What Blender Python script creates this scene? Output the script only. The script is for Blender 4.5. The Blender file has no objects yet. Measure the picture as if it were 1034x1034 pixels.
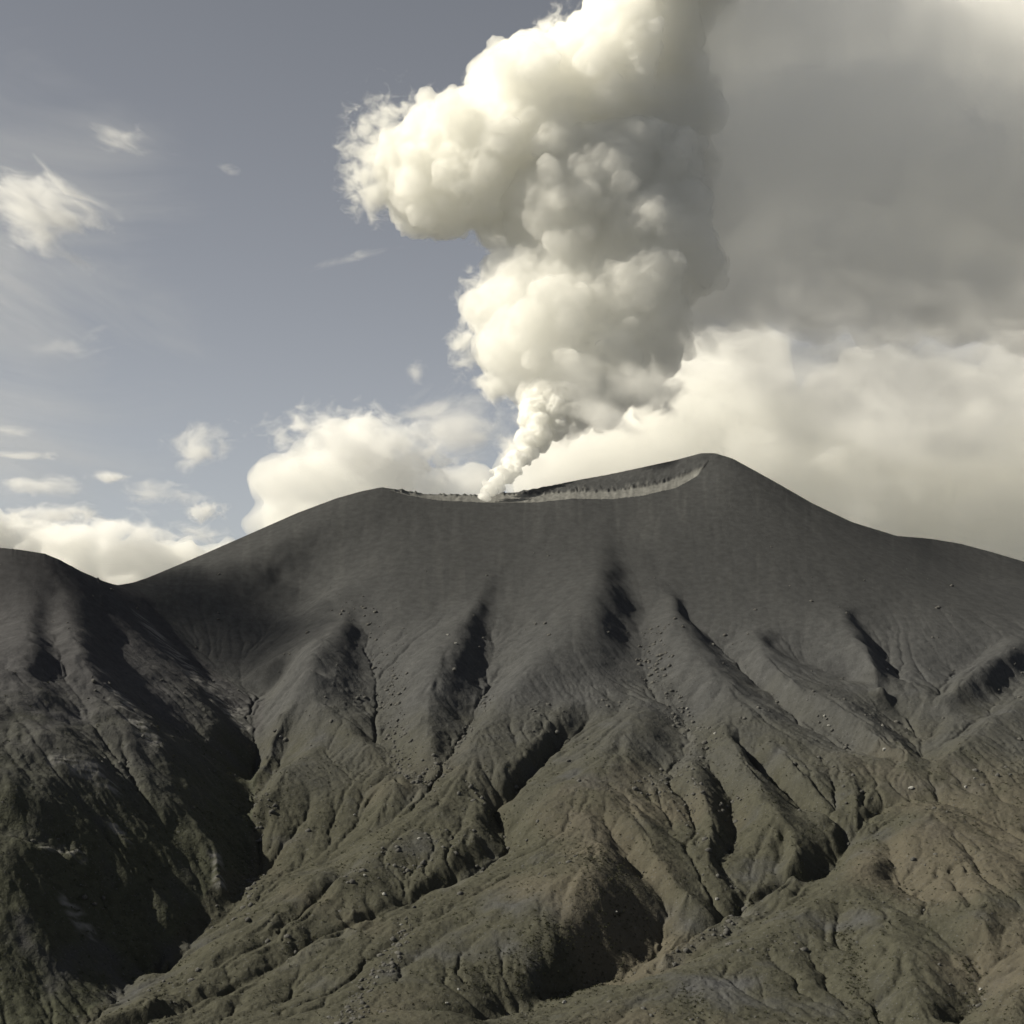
import bpy, bmesh, math, random
import numpy as np
from mathutils import Vector

random.seed(7)
rng = np.random.default_rng(11)
scene = bpy.context.scene
COL = scene.collection

# ------------------------------------------------------------------ camera
K = math.tan(math.radians(17.5)) / 517.0      # tangent per photo pixel
PITCH = math.radians(4.3)
SP, CP = math.sin(PITCH), math.cos(PITCH)


def ray(px, py):
    """photo pixel -> (u, t): world x and z per metre of forward distance y."""
    px = np.asarray(px, float); py = np.asarray(py, float)
    cx = (px - 517) * K
    cz = (517 - py) * K
    dy = CP - cz * SP
    dz = SP + cz * CP
    return cx / dy, dz / dy


def at(px, py, d):
    u, t = ray(px, py)
    return Vector((float(u * d), float(d), float(t * d)))


cam_d = bpy.data.cameras.new("camera")
cam = bpy.data.objects.new("camera", cam_d)
COL.objects.link(cam)
cam_d.sensor_fit = 'HORIZONTAL'
cam_d.angle = math.radians(35)
cam_d.clip_start = 0.5
cam_d.clip_end = 120000
cam.rotation_euler = (math.pi / 2 + PITCH, 0, 0)
scene.camera = cam

# ------------------------------------------------------------------ noise
def _hash(ix, iy, seed):
    h = (ix.astype(np.int64) * 374761393 + iy.astype(np.int64) * 668265263 + seed * 974634777) & 0xFFFFFFFF
    h = ((h ^ (h >> 13)) * 1274126177) & 0xFFFFFFFF
    h = (h ^ (h >> 16)) & 0xFFFFFFFF
    return h.astype(np.float64) / 4294967295.0


def gnoise(x, y, seed=0):
    """2-D gradient noise, about -0.7..0.7."""
    xi = np.floor(x); yi = np.floor(y)
    fx = x - xi; fy = y - yi
    ux = fx * fx * fx * (fx * (fx * 6 - 15) + 10)
    uy = fy * fy * fy * (fy * (fy * 6 - 15) + 10)
    out = []
    for oy in (0, 1):
        for ox in (0, 1):
            a = _hash(xi + ox, yi + oy, seed) * 2 * math.pi
            out.append(np.cos(a) * (fx - ox) + np.sin(a) * (fy - oy))
    a = out[0] + (out[1] - out[0]) * ux
    b = out[2] + (out[3] - out[2]) * ux
    return a + (b - a) * uy


def fbm(x, y, octs=4, seed=0, gain=0.5):
    s = 0; a = 1
    for o in range(octs):
        s = s + a * gnoise(x, y, seed + o * 17)
        x = x * 2.03 + 11.3; y = y * 2.03 - 5.7; a *= gain
    return s


def sstep(a, b, x):
    t = np.clip((x - a) / (b - a), 0, 1)
    return t * t * (3 - 2 * t)


# ------------------------------------------------------------------ landform
SKY = [(-420, 600, 1950), (-250, 560, 1960), (-120, 552, 1960), (0, 553, 1950), (20, 555, 1955), (45, 559, 1970), (60, 565, 1985), (80, 576, 2020), (105, 587, 2080),
       (118, 591, 2130), (135, 588, 2205), (150, 583, 2240), (200, 562, 2350), (250, 540, 2400), (300, 518, 2430), (340, 503, 2440),
       (365, 496, 2445), (385, 492, 2450), (400, 494, 2470), (430, 499, 2520), (490, 500, 2560), (520, 498, 2570), (560, 490, 2575), (620, 478, 2570), (680, 465, 2545),
       (708, 457.5, 2515), (722, 457.5, 2505), (740, 463, 2490), (780, 485, 2460), (820, 508, 2440), (860, 527, 2430), (905, 541, 2450),
       (940, 544, 2520), (970, 549, 2540), (1000, 557, 2540), (1034, 567, 2540), (1150, 605, 2500), (1300, 650, 2450), (1450, 700, 2400)]
LIP = [(385, 492, 2450), (410, 499, 2440), (440, 504.5, 2430), (490, 507, 2425), (540, 507, 2425), (579, 503, 2425), (617, 503.5, 2428), (648, 500, 2436), (683, 492, 2455), (704, 480, 2478), (714, 468, 2495), (720, 457.5, 2505)]
CTRL = [(600, 560, 2270), (480, 560, 2280), (380, 560, 2280), (280, 590, 2200), (750, 560, 2270), (900, 600, 2200), (1034, 640, 2150),
        (500, 640, 2050), (600, 640, 2050), (400, 650, 2030), (700, 640, 2050), (820, 650, 2030), (950, 700, 1900), (1034, 720, 1880),
        (300, 690, 1900), (350, 720, 1850), (450, 740, 1780), (560, 740, 1780), (680, 740, 1780), (800, 740, 1780), (920, 775, 1690), (1034, 790, 1650),
        (300, 800, 1640), (400, 800, 1640), (500, 820, 1600), (600, 810, 1600), (720, 830, 1570), (840, 850, 1530), (950, 840, 1530), (1034, 850, 1500),
        (270, 880, 1480), (350, 920, 1400), (480, 900, 1430), (600, 900, 1400), (700, 920, 1400), (760, 915, 1420), (900, 920, 1340), (1034, 930, 1300),
        (200, 960, 1330), (300, 1000, 1260), (450, 1000, 1230), (560, 1034, 1200), (680, 970, 1320), (700, 1034, 1180), (850, 1000, 1220), (1000, 1034, 1160),
        (180, 640, 2080), (240, 680, 1990), (262, 760, 1790), (255, 860, 1530), (158, 965, 1340), (66, 1034, 1190),
        (60, 650, 1750), (150, 690, 1800), (200, 700, 1890), (30, 750, 1500), (120, 790, 1500), (200, 800, 1580), (30, 850, 1370), (150, 900, 1410), (20, 950, 1265), (80, 980, 1255), (20, 1034, 1190),
        # beyond the frame
        (100, 1130, 1010), (20, 1110, 1040), (-100, 1110, 1040), (180, 1100, 1050),
        (-300, 700, 1700), (-300, 900, 1300), (-100, 1150, 930), (200, 1180, 960), (517, 1180, 970), (850, 1180, 970), (1200, 1150, 990),
        (1250, 720, 1900), (1250, 850, 1500), (1250, 1000, 1150), (-100, 650, 1850)]


def unproject(pts):
    a = np.array(pts, float)
    u, t = ray(a[:, 0], a[:, 1])
    return np.stack([u * a[:, 2], a[:, 2], t * a[:, 2]], 1)


sky_w = unproject(SKY)
lip_w = unproject(LIP)
P = np.concatenate([unproject([s for s in SKY if not (385 < s[0] < 722)]), lip_w[1:-1], unproject(CTRL)])

# thin-plate spline through the control points
def tps_fit(P, lam=0.0):
    n = len(P)
    X = P[:, :2] / 1000
    d2 = ((X[:, None] - X[None]) ** 2).sum(-1)
    Kk = 0.5 * d2 * np.log(d2 + 1e-12) + lam * np.eye(n)
    Q = np.concatenate([np.ones((n, 1)), X], 1)
    A = np.zeros((n + 3, n + 3)); A[:n, :n] = Kk; A[:n, n:] = Q; A[n:, :n] = Q.T
    b = np.zeros(n + 3); b[:n] = P[:, 2]
    return X, np.linalg.solve(A, b)


TX, TW = tps_fit(P, 2e-4)


def tps(x, y):
    sh = x.shape
    x = x.ravel() / 1000; y = y.ravel() / 1000
    out = np.empty_like(x)
    n = len(TX)
    for i in range(0, len(x), 20000):
        xx = x[i:i + 20000]; yy = y[i:i + 20000]
        d2 = (xx[:, None] - TX[None, :, 0]) ** 2 + (yy[:, None] - TX[None, :, 1]) ** 2
        out[i:i + 20000] = (0.5 * d2 * np.log(d2 + 1e-12)) @ TW[:n] + TW[n] + TW[n + 1] * xx + TW[n + 2] * yy
    return out.reshape(sh)


CELL = 1.7
GX = np.arange(-1250, 1250, CELL)
GY = np.arange(820, 2760, CELL)
# coarse spline, then bilinear to the fine grid
def bil(grid, gx0, gy0, cell, x, y):
    fx = np.clip((x - gx0) / cell, 0, grid.shape[1] - 1.001)
    fy = np.clip((y - gy0) / cell, 0, grid.shape[0] - 1.001)
    ix = fx.astype(int); iy = fy.astype(int)
    fx = fx - ix; fy = fy - iy
    return (grid[iy, ix] * (1 - fx) + grid[iy, ix + 1] * fx) * (1 - fy) + (grid[iy + 1, ix] * (1 - fx) + grid[iy + 1, ix + 1] * fx) * fy


cgx = np.arange(-1270, 1290, 10.0); cgy = np.arange(800, 2790, 10.0)
CX, CY = np.meshgrid(cgx, cgy)
BASEC = tps(CX, CY)
XX, YY = np.meshgrid(GX, GY)
BASE = bil(BASEC, cgx[0], cgy[0], 10.0, XX, YY)


def base_h(x, y):
    return bil(BASEC, cgx[0], cgy[0], 10.0, np.asarray(x, float), np.asarray(y, float))


def drop_on(px, py, h=0.0, surf=None):
    """first point along the pixel's ray on (surface + h)."""
    f = surf or base_h
    u, t = ray(px, py)
    d = np.arange(900, 2740, 2.0)
    g = t * d - (f(u * d, d) + h)
    k = np.nonzero(g <= 0)[0]
    i = k[0] if len(k) else len(d) - 1
    dd = d[i]
    if 0 < i and len(k):
        dd = d[i - 1] + 2.0 * g[i - 1] / (g[i - 1] - g[i] + 1e-9)
    return float(u * dd), float(dd)


# ridges and gullies: (kind, height, reach, [(px, py, factor)...])
FEAT = [
    # western swale of the cone
    ('r', 14, 12, [(375, 500, .2), (300, 525, .8), (200, 572, 1), (140, 598, .6)]),
    ('G', -50, 62, [(345, 545, .2), (315, 580, .7), (290, 620, 1), (262, 662, .9)]),
    ('r', 6, 30, [(440, 530, .3), (430, 600, 1), (400, 650, .5)]),
    # spur A with shaded flank
    ('r', 26, 9, [(352, 618, .1), (345, 627, .7), (322, 645, 1), (313, 680, 1), (325, 712, .9), (345, 730, .7), (372, 752, .4), (388, 760, .1)]),
    ('r', 14, 6, [(322, 645, .9), (300, 652, .9), (275, 660, .7), (262, 664, .2)]),
    ('g', -12, 14, [(352, 600, .1), (360, 625, .4), (370, 650, .8), (379, 680, 1), (380, 712, 1), (388, 750, .8), (400, 775, .8), (425, 785, .8)]),
    ('g', -16, 6, [(318, 695, .4), (290, 700, .8), (274, 712, 1), (265, 725, 1)]),
    ('r', 16, 6, [(328, 716, .5), (305, 706, .8), (285, 718, .9), (275, 740, .6), (262, 770, .3)]),
    ('r', 16, 8, [(325, 745, .7), (290, 775, .9), (262, 795, .8), (245, 808, .3)]),
    # spur B
    ('r', 23, 10, [(500, 570, .1), (490, 590, .3), (480, 608, .6), (463, 630, .9), (454, 648, 1), (434, 695, 1), (430, 720, 1), (437, 751, .8), (436, 772, .3)]),
    ('g', -11, 15, [(505, 575, .1), (497, 610, .4), (496, 645, .8), (493, 690, 1), (478, 730, 1), (455, 770, 1), (437, 781, .9), (428, 795, .9), (430, 806, .8), (412, 818, .6), (392, 832, .4)]),
    # main spur C
    ('R', 31, 13, [(604, 525, .1), (606, 545, .25), (605, 566, .5), (604, 589, .9), (594, 618, .9), (577, 640, .75), (547, 665, .6), (509, 700, .5), (482, 737, .42), (466, 785, .35), (440, 815, .35), (400, 850, .4), (340, 880, .5), (285, 918, .5), (240, 945, .4)]),
    ('g', -15, 22, [(618, 540, .1), (626, 565, .3), (636, 590, .6), (648, 622, 1), (650, 655, 1), (657, 690, 1), (672, 712, 1), (690, 735, 1.1), (695, 760, 1.1), (672, 784, 1.1), (648, 800, 1), (650, 812, 1), (683, 845, 1.2), (715, 880, 1.3), (738, 905, 1.2), (750, 914, 1)]),
    # gully under spur A / C foot
    ('g', -16, 3, [(400, 775, .2), (372, 800, .5), (353, 833, .9), (334, 853, 1), (317, 867, 1), (297, 876, 1.1), (270, 887, 1.2), (255, 905, 1)]),
    ('r', 10, 8, [(385, 770, .3), (398, 792, 1), (388, 815, .6)]),
    # shallow runnel low on spur C
    ('g', -7, 2, [(345, 885, .3), (320, 912, 1), (295, 930, 1), (270, 950, .6), (225, 975, .8)]),
    ('r', 7, 6, [(400, 905, .4), (360, 915, .9), (320, 945, 1), (250, 975, .9), (200, 995, .7), (150, 1012, .6), (90, 1034, .5)]),
    # long diagonal gully
    ('g', -20, 2.5, [(600, 725, .1), (570, 748, .6), (545, 775, .9), (530, 795, 1), (500, 820, 1), (510, 842, 1.1), (515, 860, 1.1), (478, 884, 1), (449, 898, 1), (412, 915, .9), (376, 931, .9), (353, 940, .9), (322, 954, .9), (286, 977, .9), (250, 996, .9), (190, 1018, .9), (130, 1045, .8)]),
    ('r', 14, 12, [(585, 700, .2), (560, 720, .8), (520, 770, 1), (490, 800, 1), (470, 840, .9), (430, 880, .8), (400, 900, .5)]),
    # domed spur D
    ('r', 20, 16, [(655, 705, .3), (640, 730, .8), (625, 760, .9), (590, 790, 1), (550, 810, .9), (528, 830, .6)]),
    ('r', 28, 22, [(625, 770, .6), (618, 800, .8), (612, 845, 1), (590, 885, 1.1), (555, 930, 1.1), (510, 975, 1), (455, 1015, .9), (400, 1045, .8)]),
    ('G', -24, 9, [(608, 830, .1), (630, 866, .5), (650, 896, .9), (680, 930, 1), (668, 952, 1.1), (655, 975, 1.2), (615, 995, 1.3), (565, 1014, 1.3), (515, 1038, 1.3), (470, 1060, 1.2)]),
    # spur E
    ('r', 18, 8, [(630, 790, .3), (645, 830, .8), (668, 865, 1), (695, 895, 1), (725, 915, .8), (740, 924, .3)]),
    ('g', -20, 3, [(752, 914, 1), (742, 930, 1), (715, 945, 1), (690, 962, 1.1), (672, 974, 1.2)]),
    ('r', 6, 3, [(740, 922, .5), (705, 940, 1), (672, 955, .8)]),
    # leaf spur between the two gullies
    ('r', 18, 7, [(700, 765, .5), (706, 790, .9), (715, 820, 1), (720, 845, 1), (717, 868, .7), (738, 895, .3)]),
    ('g', -16, 4, [(705, 752, .2), (724, 784, .8), (736, 808, 1), (741, 838, 1), (738, 862, 1), (730, 876, .9), (740, 900, .8)]),
    ('g', -7, 2, [(672, 790, .6), (690, 806, 1), (703, 836, 1), (694, 855, .6)]),
    # spur F with the black triangle
    ('r', 26, 7, [(735, 735, .3), (752, 770, .7), (772, 800, .9), (793, 832, 1), (800, 850, 1), (796, 872, 1), (785, 893, .8), (765, 908, .4)]),
    ('g', -26, 3, [(745, 752, .2), (768, 780, .7), (783, 794, .8), (811, 823, 1), (840, 842, 1.1), (856, 854, 1.2)]),
    ('g', -24, 2.5, [(900, 812, .2), (890, 822, .6), (874, 834, .9), (856, 856, 1.2), (831, 890, 1.2), (797, 902, 1.1), (760, 917, 1), (748, 920, 1)]),
    ('r', 16, 8, [(780, 745, .4), (810, 780, .9), (838, 815, 1), (855, 838, .7)]),
    ('r', 10, 5, [(850, 770, .5), (868, 800, 1), (866, 825, .7)]),
    ('g', -6, 2, [(842, 800, .5), (846, 822, 1), (838, 838, 1)]),
    ('g', -5, 2, [(870, 798, .4), (873, 818, 1), (873, 832, 1)]),
    ('g', -7, 2, [(790, 850, .6), (786, 872, 1), (770, 890, 1), (755, 908, 1)]),
    # right-hand gullies high on the cone
    ('g', -17, 6, [(686, 585, .1), (690, 605, .6), (696, 628, .9), (727, 650, 1), (742, 668, 1), (770, 697, 1), (785, 711, .9), (805, 727, .7), (825, 735, .6), (859, 756, .6), (911, 779, .5)]),
    ('r', 14, 9, [(682, 600, .2), (685, 630, .8), (705, 660, 1), (730, 690, 1), (755, 715, .9), (775, 735, .5)]),
    ('g', -19, 7, [(770, 645, .1), (785, 656, .6), (811, 669, .9), (854, 686, 1), (891, 706, 1.1), (913, 723, 1.1), (922, 742, 1.1), (935, 770, 1)]),
    ('r', 14, 9, [(762, 640, .2), (775, 662, .9), (800, 685, 1), (840, 705, 1), (875, 728, 1), (900, 755, 1), (912, 772, .6)]),
    ('g', -15, 4, [(858, 615, .1), (868, 625, .5), (884, 642, .9), (897, 672, 1.1), (908, 684, .8), (918, 690, .4)]),
    ('r', 15, 6, [(850, 615, .1), (855, 630, .7), (870, 650, 1), (884, 668, 1.1), (892, 684, .8)]),
    ('r', 11, 3, [(905, 745, .4), (915, 760, 1), (918, 773, .8)]),
    ('g', -8, 5, [(924, 685, .2), (934, 690, 1), (937, 703, .5)]),
    # right-hand swale and shoulder
    ('r', 14, 10, [(1090, 615, .6), (1033, 647, 1), (990, 672, 1), (953, 699, .4)]),
    ('g', -16, 14, [(1000, 655, .2), (965, 680, .8), (945, 705, 1), (940, 740, 1), (938, 770, 1)]),
    ('g', -10, 10, [(1080, 655, .8), (1030, 685, 1), (985, 720, .8), (955, 745, .6)]),
    ('r', 10, 4, [(1080, 690, 1), (1034, 712, 1), (985, 745, .9), (955, 768, .6), (940, 785, .2)]),
    ('g', -7, 8, [(905, 546, .2), (940, 556, .8), (980, 567, 1), (1034, 577, 1), (1080, 592, 1)]),
    # dark hollow and lit shoulder under the summit
    ('r', 8, 20, [(640, 520, .3), (690, 530, 1), (800, 545, 1), (880, 560, .6)]),
    # right foreground hump
    ('r', 22, 18, [(985, 805, .5), (945, 815, .9), (915, 838, 1), (870, 868, 1), (834, 900, 1), (790, 925, 1), (740, 955, 1), (690, 985, 1), (630, 1010, 1), (560, 1040, 1)]),
    ('g', -15, 3, [(892, 850, .2), (899, 866, .6), (911, 891, 1), (942, 914, 1.1), (936, 934, 1.1), (967, 961, 1.2), (985, 970, 1.3), (993, 986, 1.4), (985, 1008, 1.4), (965, 1038, 1.4)]),
    ('g', -11, 3, [(1040, 905, .4), (1024, 935, 1), (1007, 956, 1.1), (988, 969, 1.2)]),
    ('g', -9, 3, [(957, 880, .2), (968, 900, .8), (983, 917, .9)]),
    ('r', 10, 10, [(960, 865, .6), (985, 900, .9), (1000, 930, .8)]),
    ('g', -12, 6, [(845, 920, .2), (852, 942, .7), (864, 978, 1), (870, 1000, 1), (893, 1036, 1.1)]),
    ('r', 10, 14, [(880, 930, .6), (910, 960, .9), (930, 1000, .9), (935, 1040, .8)]),
    ('r', 12, 14, [(1060, 960, .8), (1030, 1000, 1), (1010, 1040, 1)]),
    ('g', -8, 2, [(925, 800, .4), (945, 808, 1), (975, 818, .8)]),
    ('g', -5, 2, [(960, 790, .4), (985, 800, 1), (1005, 806, .7)]),
    ('g', -6, 2, [(995, 825, .5), (1020, 838, 1), (1045, 850, .8)]),
    # the ravine between hill and volcano
    ('g', -32, 10, [(150, 612, .1), (205, 645, .4), (245, 680, .7), (264, 700, .9), (262, 735, 1), (258, 780, 1), (252, 830, 1.1), (255, 880, 1.1), (232, 918, 1.2), (190, 952, 1.2), (140, 988, 1.2), (78, 1040, 1.2), (40, 1070, 1)]),
    # the dark hill
    ('r', 18, 6, [(95, 700, .2), (120, 715, .8), (150, 735, 1), (165, 760, .8), (190, 790, .4)]),
    ('r', 16, 7, [(10, 735, .5), (45, 742, 1), (85, 760, .9), (110, 785, .5)]),
    ('g', -12, 6, [(115, 640, .2), (120, 680, .8), (140, 705, .8), (175, 735, .6)]),
    ('r', 10, 12, [(120, 600, .3), (140, 640, .6), (175, 680, .9), (215, 725, .8)]),
    ('r', 13, 10, [(70, 590, .2), (72, 630, .9), (80, 660, 1), (110, 700, .8), (135, 740, .8), (150, 790, .6)]),
    ('g', -9, 9, [(50, 600, .2), (52, 640, .8), (60, 690, .9), (95, 740, .9), (130, 800, .9), (190, 870, .8)]),
    ('r', 18, 10, [(25, 600, .2), (30, 650, .9), (20, 690, .9), (-20, 720, .8)]),
    ('r', 24, 7, [(-40, 670, .8), (0, 678, .9), (30, 690, .5)]),
    ('r', 30, 9, [(-60, 770, .9), (5, 782, 1), (40, 800, .8), (80, 830, .6), (120, 860, .5), (170, 910, .3)]),
    ('g', -14, 8, [(-20, 830, .4), (60, 870, .9), (120, 930, .9), (150, 980, .9)]),
    ('r', 18, 6, [(-30, 850, .8), (20, 850, .9), (70, 862, .6), (95, 900, .5)]),
    ('r', 14, 6, [(150, 770, .4), (180, 810, .9), (215, 850, .9), (225, 880, .5)]),
]

segs = []
for kind, hh, eps, pts in FEAT:
    w = []
    for px, py, f in pts:
        x_, y_ = drop_on(px, py, hh * f)
        s_ = 1.0 if kind in 'GR' else .6 + .4 * float(sstep(1450, 1950, np.float64(y_)))
        x_, y_ = drop_on(px, py, hh * f * s_)
        w.append((x_, y_, hh * f * s_))
    for a, b in zip(w[:-1], w[1:]):
        segs.append((kind, eps, *a, *b))

# meander the lines a little so that no gully is ruler-straight
WX = XX + 5.0 * fbm(XX / 45, YY / 45, 3, 3)
WY = YY + 7.0 * fbm(XX / 45, YY / 45, 3, 31)
SW = np.full(XX.shape, 1 / 90.0 ** 2)
SH = np.zeros(XX.shape)
RED = 260.0
for kind, eps, x0, y0, h0, x1, y1, h1 in segs:
    i0 = max(0, int((min(x0, x1) - RED - GX[0]) / CELL)); i1 = min(len(GX), int((max(x0, x1) + RED - GX[0]) / CELL))
    j0 = max(0, int((min(y0, y1) - RED - GY[0]) / CELL)); j1 = min(len(GY), int((max(y0, y1) + RED - GY[0]) / CELL))
    if i1 <= i0 or j1 <= j0:
        continue
    sx = WX[j0:j1, i0:i1]; sy = WY[j0:j1, i0:i1]
    vx, vy = x1 - x0, y1 - y0
    L = math.hypot(vx, vy) + 1e-6
    tt = np.clip(((sx - x0) * vx + (sy - y0) * vy) / L ** 2, 0, 1)
    d = np.sqrt((sx - x0 - tt * vx) ** 2 + (sy - y0 - tt * vy) ** 2)
    # weight ~ (length-integrated) inverse square, faded to nothing at RED
    w = (L / 30.0) / (d ** 2 + eps ** 2) * np.clip(1 - d / RED, 0, 1) ** 2
    SW[j0:j1, i0:i1] += w
    SH[j0:j1, i0:i1] += w * (h0 + (h1 - h0) * tt)
OFF = SH / SW
H = BASE + OFF
# ------------------------------------------------------------------ erosion detail
def smooth(a, n):
    for _ in range(n):
        p = np.pad(a, 1, mode='edge')
        a = (p[:-2, 1:-1] + p[2:, 1:-1] + p[1:-1, :-2] + p[1:-1, 2:] + 4 * p[1:-1, 1:-1]) / 8
    return a


def rills(x, y, gx, gy, wl, seed):
    """oriented noise: stripes that run down the slope, wavelength wl metres."""
    n = np.sqrt(gx * gx + gy * gy) + 1e-6
    # direction across the slope
    px, py = -gy / n, gx / n
    X = x / (wl * 1.6); Y = y / (wl * 1.6)
    xi = np.floor(X); yi = np.floor(Y)
    s = 0; ws = 0
    for oy in (-1, 0, 1):
        for ox in (-1, 0, 1):
            hx = _hash(xi + ox, yi + oy, seed); hy = _hash(xi + ox, yi + oy, seed + 5)
            ph = _hash(xi + ox, yi + oy, seed + 9) * 6.283
            dx = X - (xi + ox + hx); dy = Y - (yi + oy + hy)
            w = np.exp(-2.2 * (dx * dx + dy * dy))
            s = s + w * np.cos((dx * px + dy * py) * 6.283 * 1.6 + ph)
            ws = ws + w
    return s / ws


# lower slopes are weathered and rilled, the upper cone is smooth ash
UG = XX / YY
low = sstep(70, -130, H)                       # 0 on the cone, 1 on the lower slopes
hill_side = sstep(-0.03, 0.03, (np.interp(YY, [900, 1190, 1340, 1530, 1790, 1950, 2080, 2200, 2800], [-0.33, -0.276, -0.22, -0.160, -0.155, -0.151, -0.20, -0.24, -0.3]) - UG))
amp = 0.16 + 0.84 * low
gyv, gxv = np.gradient(smooth(H, 12), CELL)
r1 = rills(XX + 9 * fbm(XX / 40, YY / 40, 2, 61), YY + 9 * fbm(XX / 40, YY / 40, 2, 62), gxv, gyv, 34, 101)
H = H + amp * 1.9 * (r1 - 0.5 * np.abs(r1)) * (.25 + .9 * sstep(-.35, .35, gnoise(XX / 120, YY / 120, 71))) + amp * 3.2 * fbm(XX / 70, YY / 70, 4, 55)
gyv, gxv = np.gradient(smooth(H, 6), CELL)
r2 = rills(XX + 5 * fbm(XX / 18, YY / 18, 2, 63), YY + 5 * fbm(XX / 18, YY / 18, 2, 64), gxv, gyv, 13, 202)
H = H + amp * .7 * (r2 - 0.6 * np.abs(r2)) * (0.2 + 0.9 * sstep(-.2, .4, gnoise(XX / 90, YY / 90, 77)))
gyv, gxv = np.gradient(smooth(H, 2), CELL)
r3 = rills(XX, YY, gxv, gyv, 6, 303)
H = H + amp * 0.5 * r3 * sstep(-.1, .5, gnoise(XX / 60, YY / 60, 78))
# water: stochastic downhill routing, then incision along the channels
def routed(Hs, seed):
    r_ = np.random.default_rng(seed)
    ny, nx = Hs.shape
    pad = np.pad(Hs, 1, constant_values=1e6)
    best = np.full(Hs.shape, 1e-9); rec = np.arange(ny * nx).reshape(ny, nx)
    base_i = rec.copy()
    for dy in (-1, 0, 1):
        for dx in (-1, 0, 1):
            if dx or dy:
                nb = pad[1 + dy:1 + dy + ny, 1 + dx:1 + dx + nx]
                sl = (Hs - nb) / math.hypot(dx, dy) * r_.uniform(.7, 1.3, Hs.shape)
                up_ = sl > best
                best = np.where(up_, sl, best); rec = np.where(up_, base_i + dy * nx + dx, rec)
    order = np.argsort(-Hs, axis=None).tolist(); rc = rec.ravel().tolist(); acc = [1.0] * (ny * nx)
    for i in order:
        j = rc[i]
        if j != i:
            acc[j] += acc[i]
    return np.array(acc).reshape(ny, nx)


for it in range(2):
    acc = routed(smooth(H, 2) + .25 * gnoise(XX / 6, YY / 6, 970 + it), 5 + it)
    inc = np.clip(np.log2(acc / 45.0), 0, 9)
    H = H - (amp * (.13 + .36 * sstep(-.2, .3, gnoise(XX / 110, YY / 110, 975))) * (smooth(inc, 1) * .8 + smooth(inc, 4) * .5)) * (1.0 if it else .8)
# hummocks, ledges and scattered blocks
H = H + (0.15 + 0.85 * low) * 0.55 * fbm(XX / 7, YY / 7, 3, 91)
bl = gnoise(XX / 5.5, YY / 5.5, 401)
bmask = sstep(.05, .45, gnoise(XX / 75, YY / 75, 402)) * (0.35 + 0.65 * low)
H = H + bmask * 5.5 * np.clip(bl - .2, 0, 1)
H = H + (.25 + .75 * low) * .55 * fbm(XX / 3.6, YY / 3.6, 2, 403)
# rock bands on the dark hill
led = np.abs(gnoise(XX / 38 + YY / 90, YY / 38 - XX / 80, 500))
H = H + hill_side * sstep(60, -60, H) * (2.5 * (0.35 - led) + 2.2 * fbm(XX / 26, YY / 26, 4, 510))
# curvature-driven smoothing of the high cone
hs = smooth(H, 10)
H = H * (1 - .75 * (1 - low)) + hs * .75 * (1 - low)


def surf_h(x, y):
    return bil(H, GX[0], GY[0], CELL, np.asarray(x, float), np.asarray(y, float))


# ------------------------------------------------------------------ terrain sheet (fan of columns that spread with distance)
su, st = ray([s[0] for s in SKY], [s[1] for s in SKY]); sd = np.array([s[2] for s in SKY], float)
lu, lt = ray([s[0] for s in LIP], [s[1] for s in LIP]); ld = np.array([s[2] for s in LIP], float)
UMAX = 517 * K
cols = np.concatenate([np.linspace(-.85, -UMAX * 1.06, 120, endpoint=False), np.linspace(-UMAX * 1.06, UMAX * 1.06, 1250), np.linspace(UMAX * 1.06, .85, 121)[1:]])
rows = np.concatenate([np.geomspace(4, 900, 50, endpoint=False), np.linspace(900, 2640, 1260), np.linspace(2640, 5200, 60)[1:]])


def sm(v, n):
    k = np.ones(n) / n
    return np.convolve(np.pad(v, n // 2, mode='edge'), k, mode='valid')[:len(v)]


fine_u = np.linspace(-.95, .95, 7601)
def curve(u, su, sv, n=9):
    return np.interp(u, fine_u, sm(np.interp(fine_u, su, sv), n))


U, Y = np.meshgrid(cols, rows)
X = U * Y
Z = surf_h(X, np.clip(Y, 825, 2750))
# the slope the camera looks out from, below the frame
near = -1.7 - 0.335 * Y + 1.6 * fbm(X / 40, Y / 40, 3, 700) * sstep(5, 120, Y)
k = sstep(830, 1010, Y)
Z = near * (1 - k) + Z * k
edge = sstep(.42, .62, np.abs(U))
Z = Z * (1 - edge) + (np.minimum(Z, -60) * .6 - 60) * edge * k + Z * edge * (1 - k)

skt = curve(cols, su, st, 9); skd = curve(cols, su, sd, 25)
lpt = curve(cols, lu, lt, 9); lpd = curve(cols, lu, ld, 15)
incr = (cols > lu[0]) & (cols < lu[-1])
close_ = sstep(float(lu[-1]), float(lu[-1]) - .013, cols)
rough = 0.9 * fbm(cols * 260, cols * 0 + 3.3, 3, 800) + .5 * gnoise(cols * 1500, cols * 0, 801)
PALE = np.zeros_like(Z)
BAND = [(380, 493), (430, 499.5), (470, 500.5), (500, 500), (540, 499.5), (579, 497), (617, 496.5), (656, 491), (679, 484.5), (700, 477), (716, 468), (724, 458)]
bu, bt = ray([q[0] for q in BAND], [q[1] for q in BAND])
bdt = curve(cols, bu, bt, 5)
inr = sstep(.60, .50, np.abs(cols))
E_D = np.where(incr, lpd, skd); E_Z = np.where(incr, lpt * lpd, skt * skd)
z0 = np.array([np.interp(E_D[c], rows, Z[:, c]) for c in range(len(cols))])
delta = E_Z - z0
broad = sm(delta, 21)
rest = delta - broad + rough * np.where(incr, .9, .9)
jag = 2.6 * fbm(cols * 420, cols * 0 + 9.1, 4, 830)
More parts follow.
